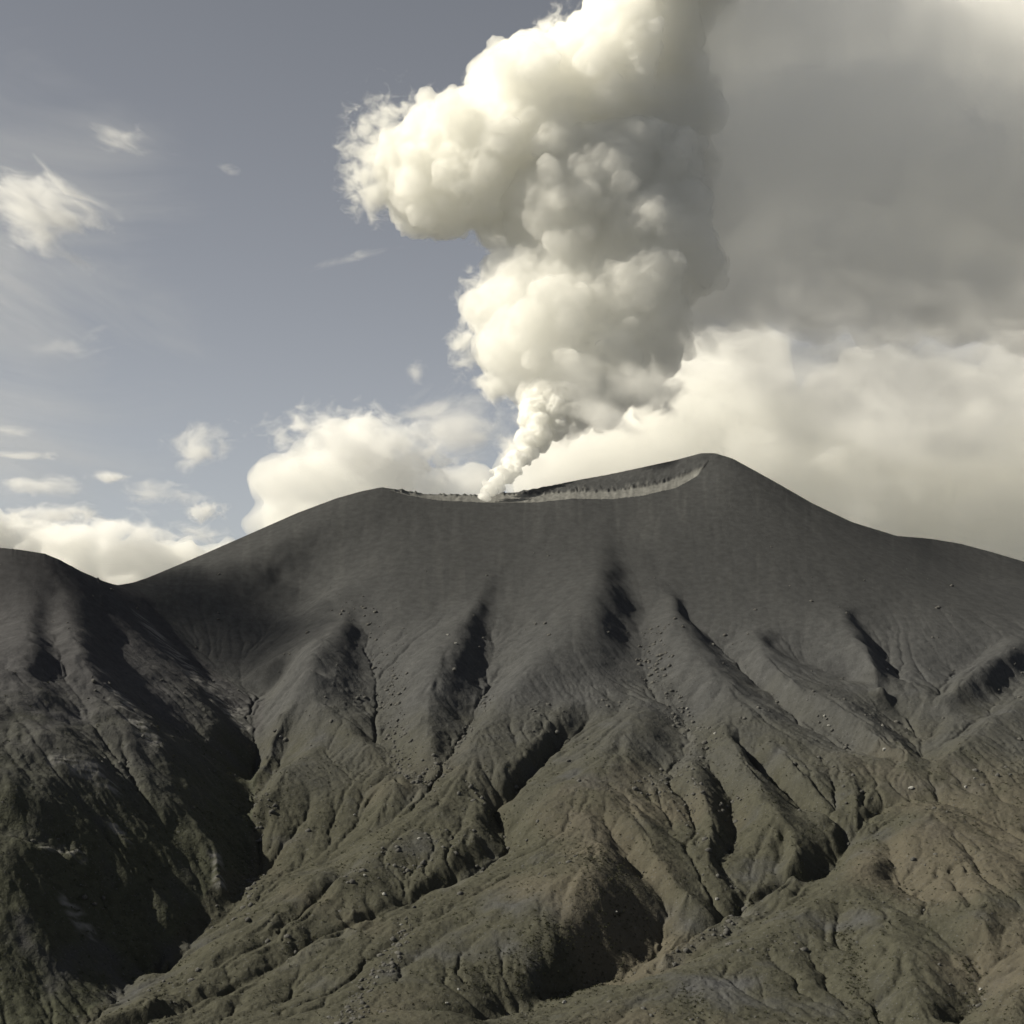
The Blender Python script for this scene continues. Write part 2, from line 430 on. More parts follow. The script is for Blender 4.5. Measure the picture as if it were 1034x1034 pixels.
ledge = sstep(-.2, .3, gnoise(cols * 300, cols * 0 + 4.4, 840)); streak = fbm(cols * 300, cols * 0 + 1.7, 3, 841); tone = .8 + .5 * fbm(cols * 250, cols * 0 + 2.9, 3, 842)
for c in range(len(cols)):
    y = rows; z = Z[:, c]
    s_d = skd[c]; s_z = skt[c] * s_d
    e_d = E_D[c]
    q0 = np.clip(e_d - y, 0, None)
    front = z + (broad[c] * np.exp(-q0 / 110.0) + rest[c] * np.exp(-q0 / 9.0)) * inr[c]
    e_z = np.interp(e_d, y, front)
    if incr[c]:
        w = max(s_d - e_d, 6.0)
        f = np.clip((y - e_d) / w, 0, 1)
        q = y - e_d
        # down from the lip, across the pale floor, up the far wall
        inner = e_z - np.minimum(q * .6, min(6, w * .07)) * sstep(0, 3, q)
        wall = s_z - (w - q) * np.clip((s_z - (e_z - 5)) / w, .12, .9) * (1 + .9 * (1 - f) * f)
        zz = np.maximum(inner, wall)
        zb = bdt[c] * y + jag[c]
        up = sstep(-.6, .9, zz - zb)
        room = (f > 0) * (f < 1) * sstep(0, 8, np.minimum(q, w - q))
        bump = 1.3 * fbm(np.full_like(y, cols[c] * 260), y / 16, 4, 820) * room
        zz = zz + bump + (2.2 * up * room + 2.4 * up * (1 - sstep(0, 9, zz - zb)) * room * ledge[c]) * close_[c]
        fan = .55 * sstep(.15, .5, streak[c]) * sstep(13, 2, zz - zb)
        PALE[:, c] = np.where((y > e_d - 1.5) & (y < s_d), np.maximum((1 - up) * tone[c], fan * up) * close_[c], 0)
    else:
        zz = np.full_like(y, s_z)
    d = np.clip(y - s_d, 0, None)
    back = s_z - (np.sqrt((d * .52) ** 2 + 25) - 5)
    Z[:, c] = np.where(y <= e_d, front, np.where(y <= s_d, zz, back))
Z = np.maximum(Z, -440)

nr, nc = Z.shape
co = np.stack([X, Y, Z], -1).reshape(-1, 3).astype(np.float32)
idx = np.arange(nr * nc).reshape(nr, nc)
quads = np.stack([idx[:-1, :-1], idx[:-1, 1:], idx[1:, 1:], idx[1:, :-1]], -1)   # seen from above, counter-clockwise

RAVU = np.interp(rows, [0, 900, 1190, 1340, 1530, 1790, 1950, 2080, 2190, 2300, 5200], [-.36, -.33, -0.276, -0.22, -0.160, -0.155, -0.151, -0.20, -.238, -0.26, -.5])
on_hill = (U[:-1, :-1] < RAVU[:-1, None])


def grid_mesh(name, sel):
    q = quads[sel]
    used = np.unique(q)
    remap = np.full(nr * nc, -1, np.int64); remap[used] = np.arange(len(used))
    q = remap[q]
    me = bpy.data.meshes.new(name)
    me.vertices.add(len(used)); me.vertices.foreach_set('co', co[used].ravel())
    me.loops.add(q.size); me.loops.foreach_set('vertex_index', q.ravel().astype(np.int32))
    me.polygons.add(len(q)); me.polygons.foreach_set('loop_start', np.arange(0, q.size, 4, dtype=np.int32))
    me.polygons.foreach_set('use_smooth', np.ones(len(q), bool))
    me.update(calc_edges=True)
    o = bpy.data.objects.new(name, me); COL.objects.link(o)
    return o, used


# ------------------------------------------------------------------ what the ground is made of, as vertex attributes
FH = bil(smooth(H, 14), GX[0], GY[0], CELL, X, np.clip(Y, 825, 2750))
HV = bil(H, GX[0], GY[0], CELL, X, np.clip(Y, 825, 2750))
conv = np.clip((HV - FH) / 4.0, -1, 1)
nz = fbm(X / 130, Y / 130, 4, 910)
nz2 = fbm(X / 34, Y / 34, 4, 911)
MOSS = sstep(-30, -190, Z + 60 * nz) * sstep(-.95, .15, nz + .6 * nz2 + .25 * conv + .15)
BROWN = sstep(-.1, .5, fbm(X / 170, Y / 170, 3, 912) + .25 * (X / 400) - .1) * sstep(-90, -200, Z + 40 * nz2)


def line_dist(poly):
    w = np.array([drop_on(px, py, 0, surf_h) for px, py in poly])
    best = np.full(X.shape, 1e9)
    for a, b in zip(w[:-1], w[1:]):
        v = b - a; L2 = (v ** 2).sum() + 1e-6
        t = np.clip(((X - a[0]) * v[0] + (Y - a[1]) * v[1]) / L2, 0, 1)
        best = np.minimum(best, np.hypot(X - a[0] - t * v[0], Y - a[1] - t * v[1]))
    return best


def ridgy(sx, sy, seed):
    return 1 - np.abs(fbm(sx, sy, 3, seed)) * 2.2


SCREE = [([(148, 628), (168, 650), (190, 672), (212, 696), (228, 712)], 34), ([(120, 700), (135, 725), (150, 745)], 20), ([(60, 768), (90, 775), (110, 790)], 16),
         ([(215, 858), (222, 875), (222, 890)], 9), ([(115, 833), (128, 846)], 8), ([(30, 852), (60, 858), (80, 862)], 9), ([(70, 915), (88, 940)], 12), ([(230, 720), (245, 735)], 14)]
for poly, wd in SCREE:
    dd = line_dist(poly)
    a = math.radians(38)
    sx = (X * math.cos(a) + Y * math.sin(a)); sy = (-X * math.sin(a) + Y * math.cos(a))
    PALE = np.maximum(PALE, .75 * sstep(wd, wd * .25, dd) * sstep(.45, .95, ridgy(sx / 60, sy / 13, 930) + .25 * gnoise(X / 6, Y / 6, 931)))
# washed grey sediment along the gully floors
GUL = [[(690, 735), (700, 760), (680, 780), (655, 797)], [(752, 914), (742, 930), (715, 945), (690, 962), (672, 974)], [(400, 775), (428, 795), (412, 812)], [(516, 861), (478, 884), (449, 898)], [(353, 940), (322, 954), (286, 977)]]
for poly in GUL:
    PALE = np.maximum(PALE, .16 * sstep(9, 2, line_dist(poly) + 5 * nz2))


TRK = ridgy((X / np.maximum(Y, 1)) * 75 + .06 * nz, Y / 700, 960)
PALE = np.maximum(PALE, .07 * sstep(.55, 1.0, TRK + .1 * nz2) * sstep(-.3, .4, nz) * sstep(-60, 60, Z) * sstep(2600, 2400, Y))


def add_attrs(o, used):
    for nm, arr in (('moss', MOSS), ('brown', BROWN), ('pale', PALE), ('worn', sstep(110, -110, Z + 40 * nz))):
        at_ = o.data.attributes.new(nm, 'FLOAT', 'POINT')
        at_.data.foreach_set('value', arr.reshape(-1)[used].astype(np.float32))
# ------------------------------------------------------------------ light, sky, colour management
SUN_EL, SUN_AZ = math.radians(38), math.radians(-93)      # azimuth measured from +Y (view direction) towards +X
sun_dir = Vector((math.sin(SUN_AZ) * math.cos(SUN_EL), math.cos(SUN_AZ) * math.cos(SUN_EL), math.sin(SUN_EL)))
ld_ = bpy.data.lights.new('sun', 'SUN')
ld_.energy = 5.0; ld_.angle = math.radians(.5); ld_.color = (1, .925, .75)
lo = bpy.data.objects.new('sun', ld_); COL.objects.link(lo)
lo.rotation_euler = (-sun_dir).to_track_quat('-Z', 'Y').to_euler()
w = bpy.data.worlds.new('World'); scene.world = w; w.use_nodes = True
nt = w.node_tree; bg = nt.nodes['Background']
sky = nt.nodes.new('ShaderNodeTexSky'); sky.sky_type = 'NISHITA'; sky.sun_disc = False
sky.sun_elevation = SUN_EL; sky.sun_rotation = SUN_AZ
sky.altitude = 3500; sky.air_density = 1.0; sky.dust_density = 3.0; sky.ozone_density = 1.0
hs_ = nt.nodes.new('ShaderNodeHueSaturation'); hs_.inputs['Saturation'].default_value = .27
nt.links.new(sky.outputs[0], hs_.inputs['Color']); nt.links.new(hs_.outputs[0], bg.inputs[0])
bg.inputs[1].default_value = .053
vs = scene.view_settings
vs.view_transform = 'Standard'; vs.look = 'None'; vs.exposure = .55; vs.gamma = 1; vs.use_curve_mapping = False
# ------------------------------------------------------------------ ground materials
def N(t, kind, **kw):
    n = t.nodes.new(kind)
    for k_, v in kw.items():
        setattr(n, k_, v)
    return n


def mixc(t, fac, a, b, mode='MIX'):
    m = t.nodes.new('ShaderNodeMix'); m.data_type = 'RGBA'; m.blend_type = mode
    for s, v in ((0, fac), (6, a), (7, b)):
        if hasattr(v, 'links') or hasattr(v, 'is_linked'):
            t.links.new(v, m.inputs[s])
        else:
            m.inputs[s].default_value = v if s == 0 else (*v, 1)
    return m.outputs[2]


def noise(t, vec, scale, detail=4, rough=.55):
    n = t.nodes.new('ShaderNodeTexNoise'); n.inputs['Scale'].default_value = scale; n.inputs['Detail'].default_value = detail; n.inputs['Roughness'].default_value = rough
    t.links.new(vec, n.inputs['Vector']); return n.outputs[0]


def ramp(t, val, a, b):
    n = t.nodes.new('ShaderNodeMapRange'); n.inputs[1].default_value = a; n.inputs[2].default_value = b
    t.links.new(val, n.inputs[0]); return n.outputs[0]


def attr(t, nm):
    n = t.nodes.new('ShaderNodeAttribute'); n.attribute_name = nm; return n.outputs['Fac']


def ground_mat(name, ash, ash2, moss, brown, pale, bump=.9):
    m = bpy.data.materials.new(name); m.use_nodes = True; t = m.node_tree
    p = t.nodes['Principled BSDF']; p.inputs['Roughness'].default_value = 1; p.inputs['Specular IOR Level'].default_value = .08
    v = t.nodes.new('ShaderNodeTexCoord').outputs['Object']
    n1 = noise(t, v, 1 / 55, 5); n2 = noise(t, v, 1 / 9, 4); n3 = noise(t, v, 1 / 2.2, 3, .7)
    c = mixc(t, ramp(t, n1, .35, .65), ash, ash2)
    c = mixc(t, attr(t, 'moss'), c, mixc(t, ramp(t, n2, .38, .62), moss, tuple(x * .62 for x in moss)))
    mb = t.nodes.new('ShaderNodeMath'); mb.operation = 'MULTIPLY'; mb.inputs[1].default_value = .7
    t.links.new(attr(t, 'brown'), mb.inputs[0])
    c = mixc(t, mb.outputs[0], c, brown)
    worn = attr(t, 'worn')
    c = mixc(t, worn, tuple(x * .80 for x in ash), c)
    # speckle of stones and dark tufts
    def gate(sock):
        g = t.nodes.new('ShaderNodeMath'); g.operation = 'MULTIPLY'; t.links.new(sock, g.inputs[0])
        g2 = t.nodes.new('ShaderNodeMapRange'); g2.inputs[3].default_value = .12; t.links.new(worn, g2.inputs[0]); t.links.new(g2.outputs[0], g.inputs[1])
        return g.outputs[0]
    c = mixc(t, gate(ramp(t, n3, .60, .72)), c, tuple(x * 1.7 for x in ash))
    c = mixc(t, gate(ramp(t, n3, .40, .30)), c, tuple(x * .45 for x in ash))
    c = mixc(t, attr(t, 'pale'), c, pale)
    var = mixc(t, 1.0, c, mixc(t, ramp(t, n2, .3, .7), (.82, .82, .82), (1.14, 1.14, 1.14)), 'MULTIPLY')
    t.links.new(var, p.inputs['Base Color'])
    b = t.nodes.new('ShaderNodeBump'); b.inputs['Strength'].default_value = bump; b.inputs['Distance'].default_value = 1.0
    ad = t.nodes.new('ShaderNodeMath'); ad.operation = 'MULTIPLY_ADD'; ad.inputs[1].default_value = .8
    t.links.new(n3, ad.inputs[0])
    m2 = t.nodes.new('ShaderNodeMath'); m2.operation = 'MULTIPLY'; m2.inputs[1].default_value = 1.6; t.links.new(n2, m2.inputs[0])
    t.links.new(m2.outputs[0], ad.inputs[2]); t.links.new(gate(ad.outputs[0]), b.inputs['Height'])
    t.links.new(b.outputs[0], p.inputs['Normal'])
    return m


def tag(o, label=None, cat=None, group=None, kind=None):
    for k_, v in (('label', label), ('category', cat), ('group', group), ('kind', kind)):
        if v:
            o[k_] = v
    return o


volc, used_ = grid_mesh('volcano', ~on_hill); add_attrs(volc, used_)
volc.data.materials.append(ground_mat('volcanic_ash', (.053, .0545, .057), (.064, .0655, .0675), (.063, .0625, .048), (.086, .077, .060), (.14, .14, .135)))
tag(volc, 'grey ash covered volcano cone with gullied slopes and a pale crater rim', 'volcano', kind='structure')
hill, used_ = grid_mesh('hill', on_hill); add_attrs(hill, used_)
hill.data.materials.append(ground_mat('dark_rock', (.052, .052, .056), (.064, .064, .068), (.060, .063, .046), (.058, .056, .050), (.17, .168, .165)))
tag(hill, 'dark shaded rocky hill beside the ravine with pale scree streaks', 'hill', kind='structure')
# ------------------------------------------------------------------ steam and clouds: real volumes bounded by billowed skins
def icosphere(sub):
    bm = bmesh.new(); bmesh.ops.create_icosphere(bm, subdivisions=sub, radius=1.0)
    v = np.array([p.co[:] for p in bm.verts], np.float32); f = np.array([[q.index for q in p.verts] for p in bm.faces], np.int32)
    bm.free(); return v, f


ICO = {s: icosphere(s) for s in (1, 2, 3)}


def _h3(ix, iy, iz, seed):
    return _hash(ix + 157 * iz, iy + 113 * iz, seed)


def worley(p, seed):
    """distance to the nearest jittered cell point, for billows."""
    ip = np.floor(p); best = np.full(len(p), 9.0)
    for a in (-1, 0, 1):
        for b in (-1, 0, 1):
            for c in (-1, 0, 1):
                q = ip + (a, b, c)
                hx = _h3(q[:, 0], q[:, 1], q[:, 2], seed); hy = _h3(q[:, 0], q[:, 1], q[:, 2], seed + 3); hz = _h3(q[:, 0], q[:, 1], q[:, 2], seed + 6)
                d = (q[:, 0] + hx - p[:, 0]) ** 2 + (q[:, 1] + hy - p[:, 1]) ** 2 + (q[:, 2] + hz - p[:, 2]) ** 2
                best = np.minimum(best, d)
    return np.sqrt(best)


def drop_inner(me):
    """remove closed shells that lie inside the skin (their signed volume is negative) and crumbs."""
    n = len(me.vertices); nf = len(me.polygons)
    co_ = np.empty(n * 3, np.float32); me.vertices.foreach_get('co', co_); co_ = co_.reshape(-1, 3).astype(float)
    ls = np.empty(nf, np.int32); me.polygons.foreach_get('loop_total', ls)
    lv = np.empty(len(me.loops), np.int32); me.loops.foreach_get('vertex_index', lv)
    st_ = np.concatenate([[0], np.cumsum(ls)[:-1]])
    a, b, c = lv[st_], lv[st_ + 1], lv[st_ + 2]; d = lv[st_ + np.minimum(ls - 1, 3)]
    lab = np.arange(n)
    e = np.empty(len(me.edges) * 2, np.int32); me.edges.foreach_get('vertices', e); e = e.reshape(-1, 2)
    while True:
        m_ = np.minimum(lab[e[:, 0]], lab[e[:, 1]]); new = lab.copy()
        np.minimum.at(new, e[:, 0], m_); np.minimum.at(new, e[:, 1], m_)
        new = new[new]
        if (new == lab).all():
            break
        lab = new
    vol = np.einsum('ij,ij->i', co_[a], np.cross(co_[b], co_[c])) + np.einsum('ij,ij->i', co_[a], np.cross(co_[c], co_[d]))
    tot = np.bincount(lab[a], weights=vol, minlength=n)
    bad = np.nonzero(tot < .0006 * tot.max())[0]
    kill = np.isin(lab, bad) & True
    kill_idx = np.nonzero(kill)[0]
    if len(kill_idx):
        bm = bmesh.new(); bm.from_mesh(me); bm.verts.ensure_lookup_table()
        bmesh.ops.delete(bm, geom=[bm.verts[int(i)] for i in kill_idx], context='VERTS')
        bm.to_mesh(me); bm.free(); me.update()


def billow_mesh(name, prim, voxel, levels=((14, .30, .55), (7, .30, .5)), disp=((60, 14), (26, 7), (12, 3.2)), squash=1.0, seed=1, parent=None):
    """prim: (x, y, z, r).  Puffs on puffs on puffs, fused into one skin."""
    r_ = np.random.default_rng(seed)
    sph = [tuple(p) for p in prim]; cur = sph
    for n, lo_, hi_ in levels:
        nxt = []
        for (x, y, z, r) in cur:
            for _ in range(n):
                d = r_.normal(size=3); d /= np.linalg.norm(d)
                rr = r * r_.uniform(lo_, hi_)
                k_ = r - rr * .35
                nxt.append((x + d[0] * k_, y + d[1] * k_, z + d[2] * k_, rr))
        sph = sph + nxt; cur = nxt
    V = []; F = []; off = 0
    for (x, y, z, r) in sph:
        v, f = ICO[3 if r > 60 else 2]
        V.append(v * r * np.array([1, 1, squash], np.float32) + np.array([x, y, z], np.float32)); F.append(f + off); off += len(v)
    V = np.concatenate(V); F = np.concatenate(F)
    me = bpy.data.meshes.new(name)
    me.from_pydata([], [], [])
    me.vertices.add(len(V)); me.vertices.foreach_set('co', V.ravel())
    me.loops.add(F.size); me.loops.foreach_set('vertex_index', F.ravel())
    me.polygons.add(len(F)); me.polygons.foreach_set('loop_start', np.arange(0, F.size, 3, dtype=np.int32))
    me.update(calc_edges=True)
    o = bpy.data.objects.new(name, me); COL.objects.link(o)
    md = o.modifiers.new('fuse', 'REMESH'); md.mode = 'VOXEL'; md.voxel_size = voxel; md.use_smooth_shade = True
    ms = o.modifiers.new('soften', 'SMOOTH'); ms.factor = .5; ms.iterations = 2
    dg = bpy.context.evaluated_depsgraph_get()
    me2 = bpy.data.meshes.new_from_object(o.evaluated_get(dg))
    o.modifiers.clear(); o.data = me2; bpy.data.meshes.remove(me); me2.name = name
    n = len(me2.vertices)
    c = np.empty(n * 3, np.float32); me2.vertices.foreach_get('co', c); c = c.reshape(-1, 3).astype(float)
    nn = np.empty(n * 3, np.float32); me2.vertices.foreach_get('normal', nn); nn = nn.reshape(-1, 3).astype(float)
    for k_, (wl, a) in enumerate(disp):
        wv = worley(c / wl + seed * 3.7, 900 + k_ * 20)
        c = c + nn * (a * (.55 - wv))[:, None]
        me2.vertices.foreach_set('co', c.ravel().astype(np.float32)); me2.update()
        me2.vertices.foreach_get('normal', (tmp := np.empty(n * 3, np.float32))); nn = tmp.reshape(-1, 3).astype(float)
    md = o.modifiers.new('clean', 'REMESH'); md.mode = 'VOXEL'; md.voxel_size = voxel * .8; md.use_smooth_shade = True
    dg = bpy.context.evaluated_depsgraph_get(); dg.update()
    me3 = bpy.data.meshes.new_from_object(o.evaluated_get(dg))
    o.modifiers.clear(); o.data = me3; bpy.data.meshes.remove(me2); me3.name = name
    drop_inner(me3)
    me3.polygons.foreach_set('use_smooth', np.ones(len(me3.polygons), bool)); me3.update()
    if parent is not None:
        o.parent = parent
    return o


def vol_mat(name, dens, aniso=.2, color=(1, 1, 1), skin=0.0):
    m = bpy.data.materials.new(name); m.use_nodes = True
    t = m.node_tree; t.nodes.clear()
    out = t.nodes.new('ShaderNodeOutputMaterial')
    v = t.nodes.new('ShaderNodeVolumePrincipled'); v.inputs['Color'].default_value = (*color, 1); v.inputs['Density'].default_value = dens; v.inputs['Anisotropy'].default_value = aniso
    t.links.new(v.outputs[0], out.inputs['Volume'])
    if skin:
        tr = t.nodes.new('ShaderNodeBsdfTransparent'); df = t.nodes.new('ShaderNodeBsdfDiffuse'); df.inputs[0].default_value = (.95, .95, .95, 1)
        mx = t.nodes.new('ShaderNodeMixShader'); mx.inputs[0].default_value = skin
        t.links.new(tr.outputs[0], mx.inputs[1]); t.links.new(df.outputs[0], mx.inputs[2]); t.links.new(mx.outputs[0], out.inputs['Surface'])
    return m


def lean(py):
    """the plume drifts away from the viewer as it climbs."""
    return 350 * min(max((505 - py) / 260, 0), 1) ** .6


def pxsph(rows_):
    out = []
    for px, py, d, r in rows_:
        d = d + lean(py) if d < 3000 else d
        p = at(px, py, d); out.append((p.x, p.y, p.z, r * K * d))
    return out


def wisp_mat(name, dens, scale, stretch, tilt, lo_, hi_, color=(1, 1, 1), step=.5, seed=0.0, aniso=.2, edge=1.0):
    """uneven density: torn noise that thins out towards the skin of the volume."""
    m = bpy.data.materials.new(name); m.use_nodes = True; t = m.node_tree; t.nodes.clear()
    out = t.nodes.new('ShaderNodeOutputMaterial')
    v = t.nodes.new('ShaderNodeVolumePrincipled'); v.inputs['Color'].default_value = (*color, 1); v.inputs['Anisotropy'].default_value = aniso
    tc = t.nodes.new('ShaderNodeTexCoord')
    mp = t.nodes.new('ShaderNodeMapping'); mp.inputs['Rotation'].default_value = (0, tilt, 0); mp.inputs['Scale'].default_value = (1 / scale / stretch, 1 / scale / stretch, 1 / scale); mp.inputs['Location'].default_value = (seed, seed * 2.3, -seed)
    t.links.new(tc.outputs['Object'], mp.inputs['Vector'])
    n = t.nodes.new('ShaderNodeTexNoise'); n.inputs['Scale'].default_value = 1; n.inputs['Detail'].default_value = 5; n.inputs['Roughness'].default_value = .62; n.inputs['Distortion'].default_value = .6
    t.links.new(mp.outputs[0], n.inputs['Vector'])
    # distance from the middle of the mesh's own box, 0..1
    sub = t.nodes.new('ShaderNodeVectorMath'); sub.operation = 'MULTIPLY_ADD'; sub.inputs[1].default_value = (2, 2, 2); sub.inputs[2].default_value = (-1, -1, -1)
    t.links.new(tc.outputs['Generated'], sub.inputs[0])
    ln = t.nodes.new('ShaderNodeVectorMath'); ln.operation = 'LENGTH'; t.links.new(sub.outputs[0], ln.inputs[0])
    fall = t.nodes.new('ShaderNodeMapRange'); fall.inputs[1].default_value = 1.0; fall.inputs[2].default_value = 0.0; fall.inputs[3].default_value = -.35 * edge; fall.inputs[4].default_value = .12
    t.links.new(ln.outputs['Value'], fall.inputs[0])
    ad = t.nodes.new('ShaderNodeMath'); ad.operation = 'ADD'; t.links.new(n.outputs[0], ad.inputs[0]); t.links.new(fall.outputs[0], ad.inputs[1])
    mr = t.nodes.new('ShaderNodeMapRange'); mr.interpolation_type = 'SMOOTHSTEP'; mr.inputs[1].default_value = lo_; mr.inputs[2].default_value = hi_; mr.inputs[3].default_value = 0; mr.inputs[4].default_value = dens
    t.links.new(ad.outputs[0], mr.inputs[0]); t.links.new(mr.outputs[0], v.inputs['Density'])
    t.links.new(v.outputs[0], out.inputs['Volume'])
    m.cycles.volume_step_rate = step
    return m


def ellipsoid(name, px, py, d, rx, ry, depth, tilt=0.0):
    """closed rounded volume; sizes in photo pixels at its distance (depth in metres)."""
    v, f = ICO[3]
    s_ = K * d
    c = v * np.array([rx * s_, depth, ry * s_])
    me = bpy.data.meshes.new(name); me.from_pydata(c.tolist(), [], f.tolist()); me.update()
    o = bpy.data.objects.new(name, me); COL.objects.link(o)
    o.location = at(px, py, d); o.rotation_euler = (0, tilt, 0)
    return o


def tag2(o, label=None, cat=None, group=None, kind=None):
    for k_, v in (('label', label), ('category', cat), ('group', group), ('kind', kind)):
        if v:
            o[k_] = v
    return o


JET = [(490, 502, 2437, 5), (494, 495, 2440, 7), (502, 489, 2442, 7), (507, 480, 2441, 9), (518, 476, 2444, 8), (520, 463, 2442, 10), (531, 458, 2446, 9), (532, 446, 2443, 11), (543, 446, 2448, 10), (541, 432, 2446, 14), (548, 419, 2447, 19), (556, 408, 2448, 22), (560, 432, 2450, 10)]
COLUMN = [(562, 205, 2375, 52), (612, 178, 2375, 56), (655, 230, 2390, 55), (548, 224, 2405, 38), (592, 208, 2415, 50), (640, 196, 2425, 60), (570, 180, 2420, 40), (545, 404, 2447, 22), (550, 420, 2447, 18), (566, 404, 2447, 28), (590, 418, 2455, 20), (612, 398, 2465, 28), (648, 348, 2475, 46), (640, 392, 2480, 22), (566, 374, 2447, 42), (530, 348, 2442, 50), (516, 315, 2437, 42), (536, 280, 2430, 40), (560, 320, 2445, 60), (604, 350, 2465, 48), (592, 398, 2465, 26),
          (620, 305, 2460, 70), (580, 262, 2425, 55), (552, 256, 2415, 34), (640, 265, 2445, 75), (580, 425, 2455, 18), (524, 385, 2450, 18), (498, 386, 2455, 12), (505, 270, 2425, 16)]
HEAD_BACK = 85
HEAD = [(672, -62, 2350, 84), (660, -140, 2345, 70), (416, 192, 2355, 32), (440, 198, 2355, 42), (420, 166, 2350, 38), (432, 150, 2350, 34), (452, 170, 2355, 50), (492, 150, 2340, 66), (520, 190, 2355, 48), (545, 130, 2345, 78), (575, 190, 2350, 62), (605, 82, 2345, 72), (648, 32, 2350, 66), (640, 130, 2390, 78),
        (645, 205, 2385, 75), (530, 226, 2380, 26), (500, 230, 2375, 20), (610, 235, 2400, 40)]
DRIFT = [(696, 100, 2330, 62), (705, 205, 2300, 52), (750, 282, 2440, 52), (820, 286, 2440, 58), (900, 290, 2450, 60), (980, 292, 2460, 62), (1060, 292, 2480, 70), (1140, 290, 2500, 80), (700, 30, 2370, 84), (720, 190, 2375, 85), (740, 255, 2420, 70), (760, 25, 2365, 85), (775, 156, 2355, 92), (820, 30, 2362, 86), (800, 235, 2420, 88), (840, 151, 2355, 98), (880, 30, 2362, 88), (890, 141, 2355, 102), (890, 230, 2430, 92),
         (940, 40, 2375, 92), (950, 156, 2370, 104), (1000, 40, 2390, 96), (1010, 166, 2395, 108), (1060, 60, 2410, 110), (1110, 50, 2440, 120), (1120, 210, 2480, 115), (1180, 126, 2480, 125), (1240, 136, 2520, 140), (970, 250, 2490, 85), (1060, 255, 2540, 85), (690, 285, 2450, 55)]

plume = bpy.data.objects.new('steam_plume', None); COL.objects.link(plume)
tag2(plume, 'tall white and grey steam and ash plume rising from the crater', 'plume')
for nm, prims, vox, dens, dsp, lv, sk in (
        ('vent_jet', JET, 1.6, .13, ((14, 6), (7, 3.2), (3.5, 1.2)), ((7, .5, .75), (6, .4, .6)), .2),
        ('rising_column', COLUMN, 3.2, .030, ((60, 12), (32, 9), (17, 6.5), (9, 3.2)), ((14, .28, .5), (6, .25, .5)), .07),
        ('spreading_head', HEAD, 3.4, .045, ((70, 12), (36, 11), (19, 9.5), (10, 5)), ((16, .25, .5), (8, .25, .5)), .07),
        ('ash_drift', DRIFT, 7, .016, ((120, 34), (60, 24), (26, 11)), ((18, .12, .2), (6, .3, .5)), 0)):
    if nm in ('spreading_head', 'ash_drift'):
        prims = [(a_, b_, c_ + (HEAD_BACK if nm == 'spreading_head' else 165), r_) for a_, b_, c_, r_ in prims]
    o = billow_mesh(nm, pxsph(prims), vox, lv, dsp, seed=len(nm) + 31)
    o.data.materials.append(vol_mat(nm, dens, .4, color=(1, 1, .997) if nm == 'ash_drift' else (1, .9985, .985), skin=sk)); o.parent = plume
for (px, py, d, rx, ry, dp, tl) in ((840, 365, 2400, 240, 100, 110, .12), (1010, 350, 2420, 230, 120, 120, .05), (780, 300, 2380, 120, 80, 80, .5), (740, 320, 2480, 90, 60, 80, .3), (930, 400, 2560, 260, 90, 130, .1)):
    o = ellipsoid('drifting_veil', px, py, d + lean(py), rx, ry, dp, tl); o.data.materials.append(wisp_mat('drifting_veil', .0065, 100, 1.4, .3, .22, .70, step=.9, seed=px * .01)); o.parent = plume
for k_, (px, py, d, rx, ry, tl) in enumerate(((388, 150, 2350, 58, 82, .3), (378, 190, 2350, 40, 44, .5), (440, 112, 2340, 48, 34, -.5), (500, 70, 2340, 48, 30, -.6), (560, 24, 2340, 44, 30, -.7), (440, 226, 2360, 52, 24, .2),
                                         (500, 245, 2380, 34, 24, .1), (480, 300, 2425, 30, 50, .3), (466, 350, 2430, 26, 44, -.1), (496, 392, 2450, 36, 26, .6), (535, 415, 2450, 34, 36, .7), (522, 458, 2443, 34, 34, .7), (560, 440, 2440, 36, 26, .3), (600, 420, 2470, 50, 30, -.3), (660, 400, 2480, 50, 40, -.4))):
    o = ellipsoid('torn_fringe', px, py, d + lean(py) + (HEAD_BACK if k_ < 6 else 0), rx * 1.12, ry * 1.12, 50, tl); o.data.materials.append(wisp_mat('torn_fringe', .07 if k_ < 2 else .055, 24, 1.25, .5, .30 if k_ < 2 else .38,   .62, step=.8, seed=1.7 * k_, color=(1, .998, .985))); o.parent = plume
for k_, (px, py, d, rx, ry, tl, dn) in enumerate(((700, 335, 2440, 60, 60, .6, .022), (655, 392, 2420, 62, 42, .6, .024), (610, 424, 2420, 50, 30, .4, .028), (590, 385, 2400, 60, 50, .3, .010),
                                             (760, 345, 2420, 85, 36, .05, .013), (840, 350, 2420, 95, 38, -.05, .013), (930, 352, 2440, 100, 40, .05, .013), (1015, 352, 2450, 90, 42, 0, .013), (1090, 345, 2470, 90, 42, 0, .013))):
    o = ellipsoid('drifting_veil', px, py, d + lean(py) - 40, rx, ry, 60, tl); o.data.materials.append(wisp_mat('drifting_veil', dn, 46, 1.4, .4, .28, .62, step=.8, seed=2.9 * k_ + .7, color=(1, .999, .99))); o.parent = plume


def cloud(label, prims, vox, dens, disp, levels=((14, .25, .5), (6, .28, .5)), seed=3, aniso=.25, group=None, skin=0.1):
    o = billow_mesh('cloud', pxsph(prims), vox, levels, disp, squash=.75, seed=seed)
    o.data.materials.append(vol_mat('cloud_vapour', dens, aniso, color=(1, .998, .985), skin=skin))
    return tag2(o, label, 'cloud', group)


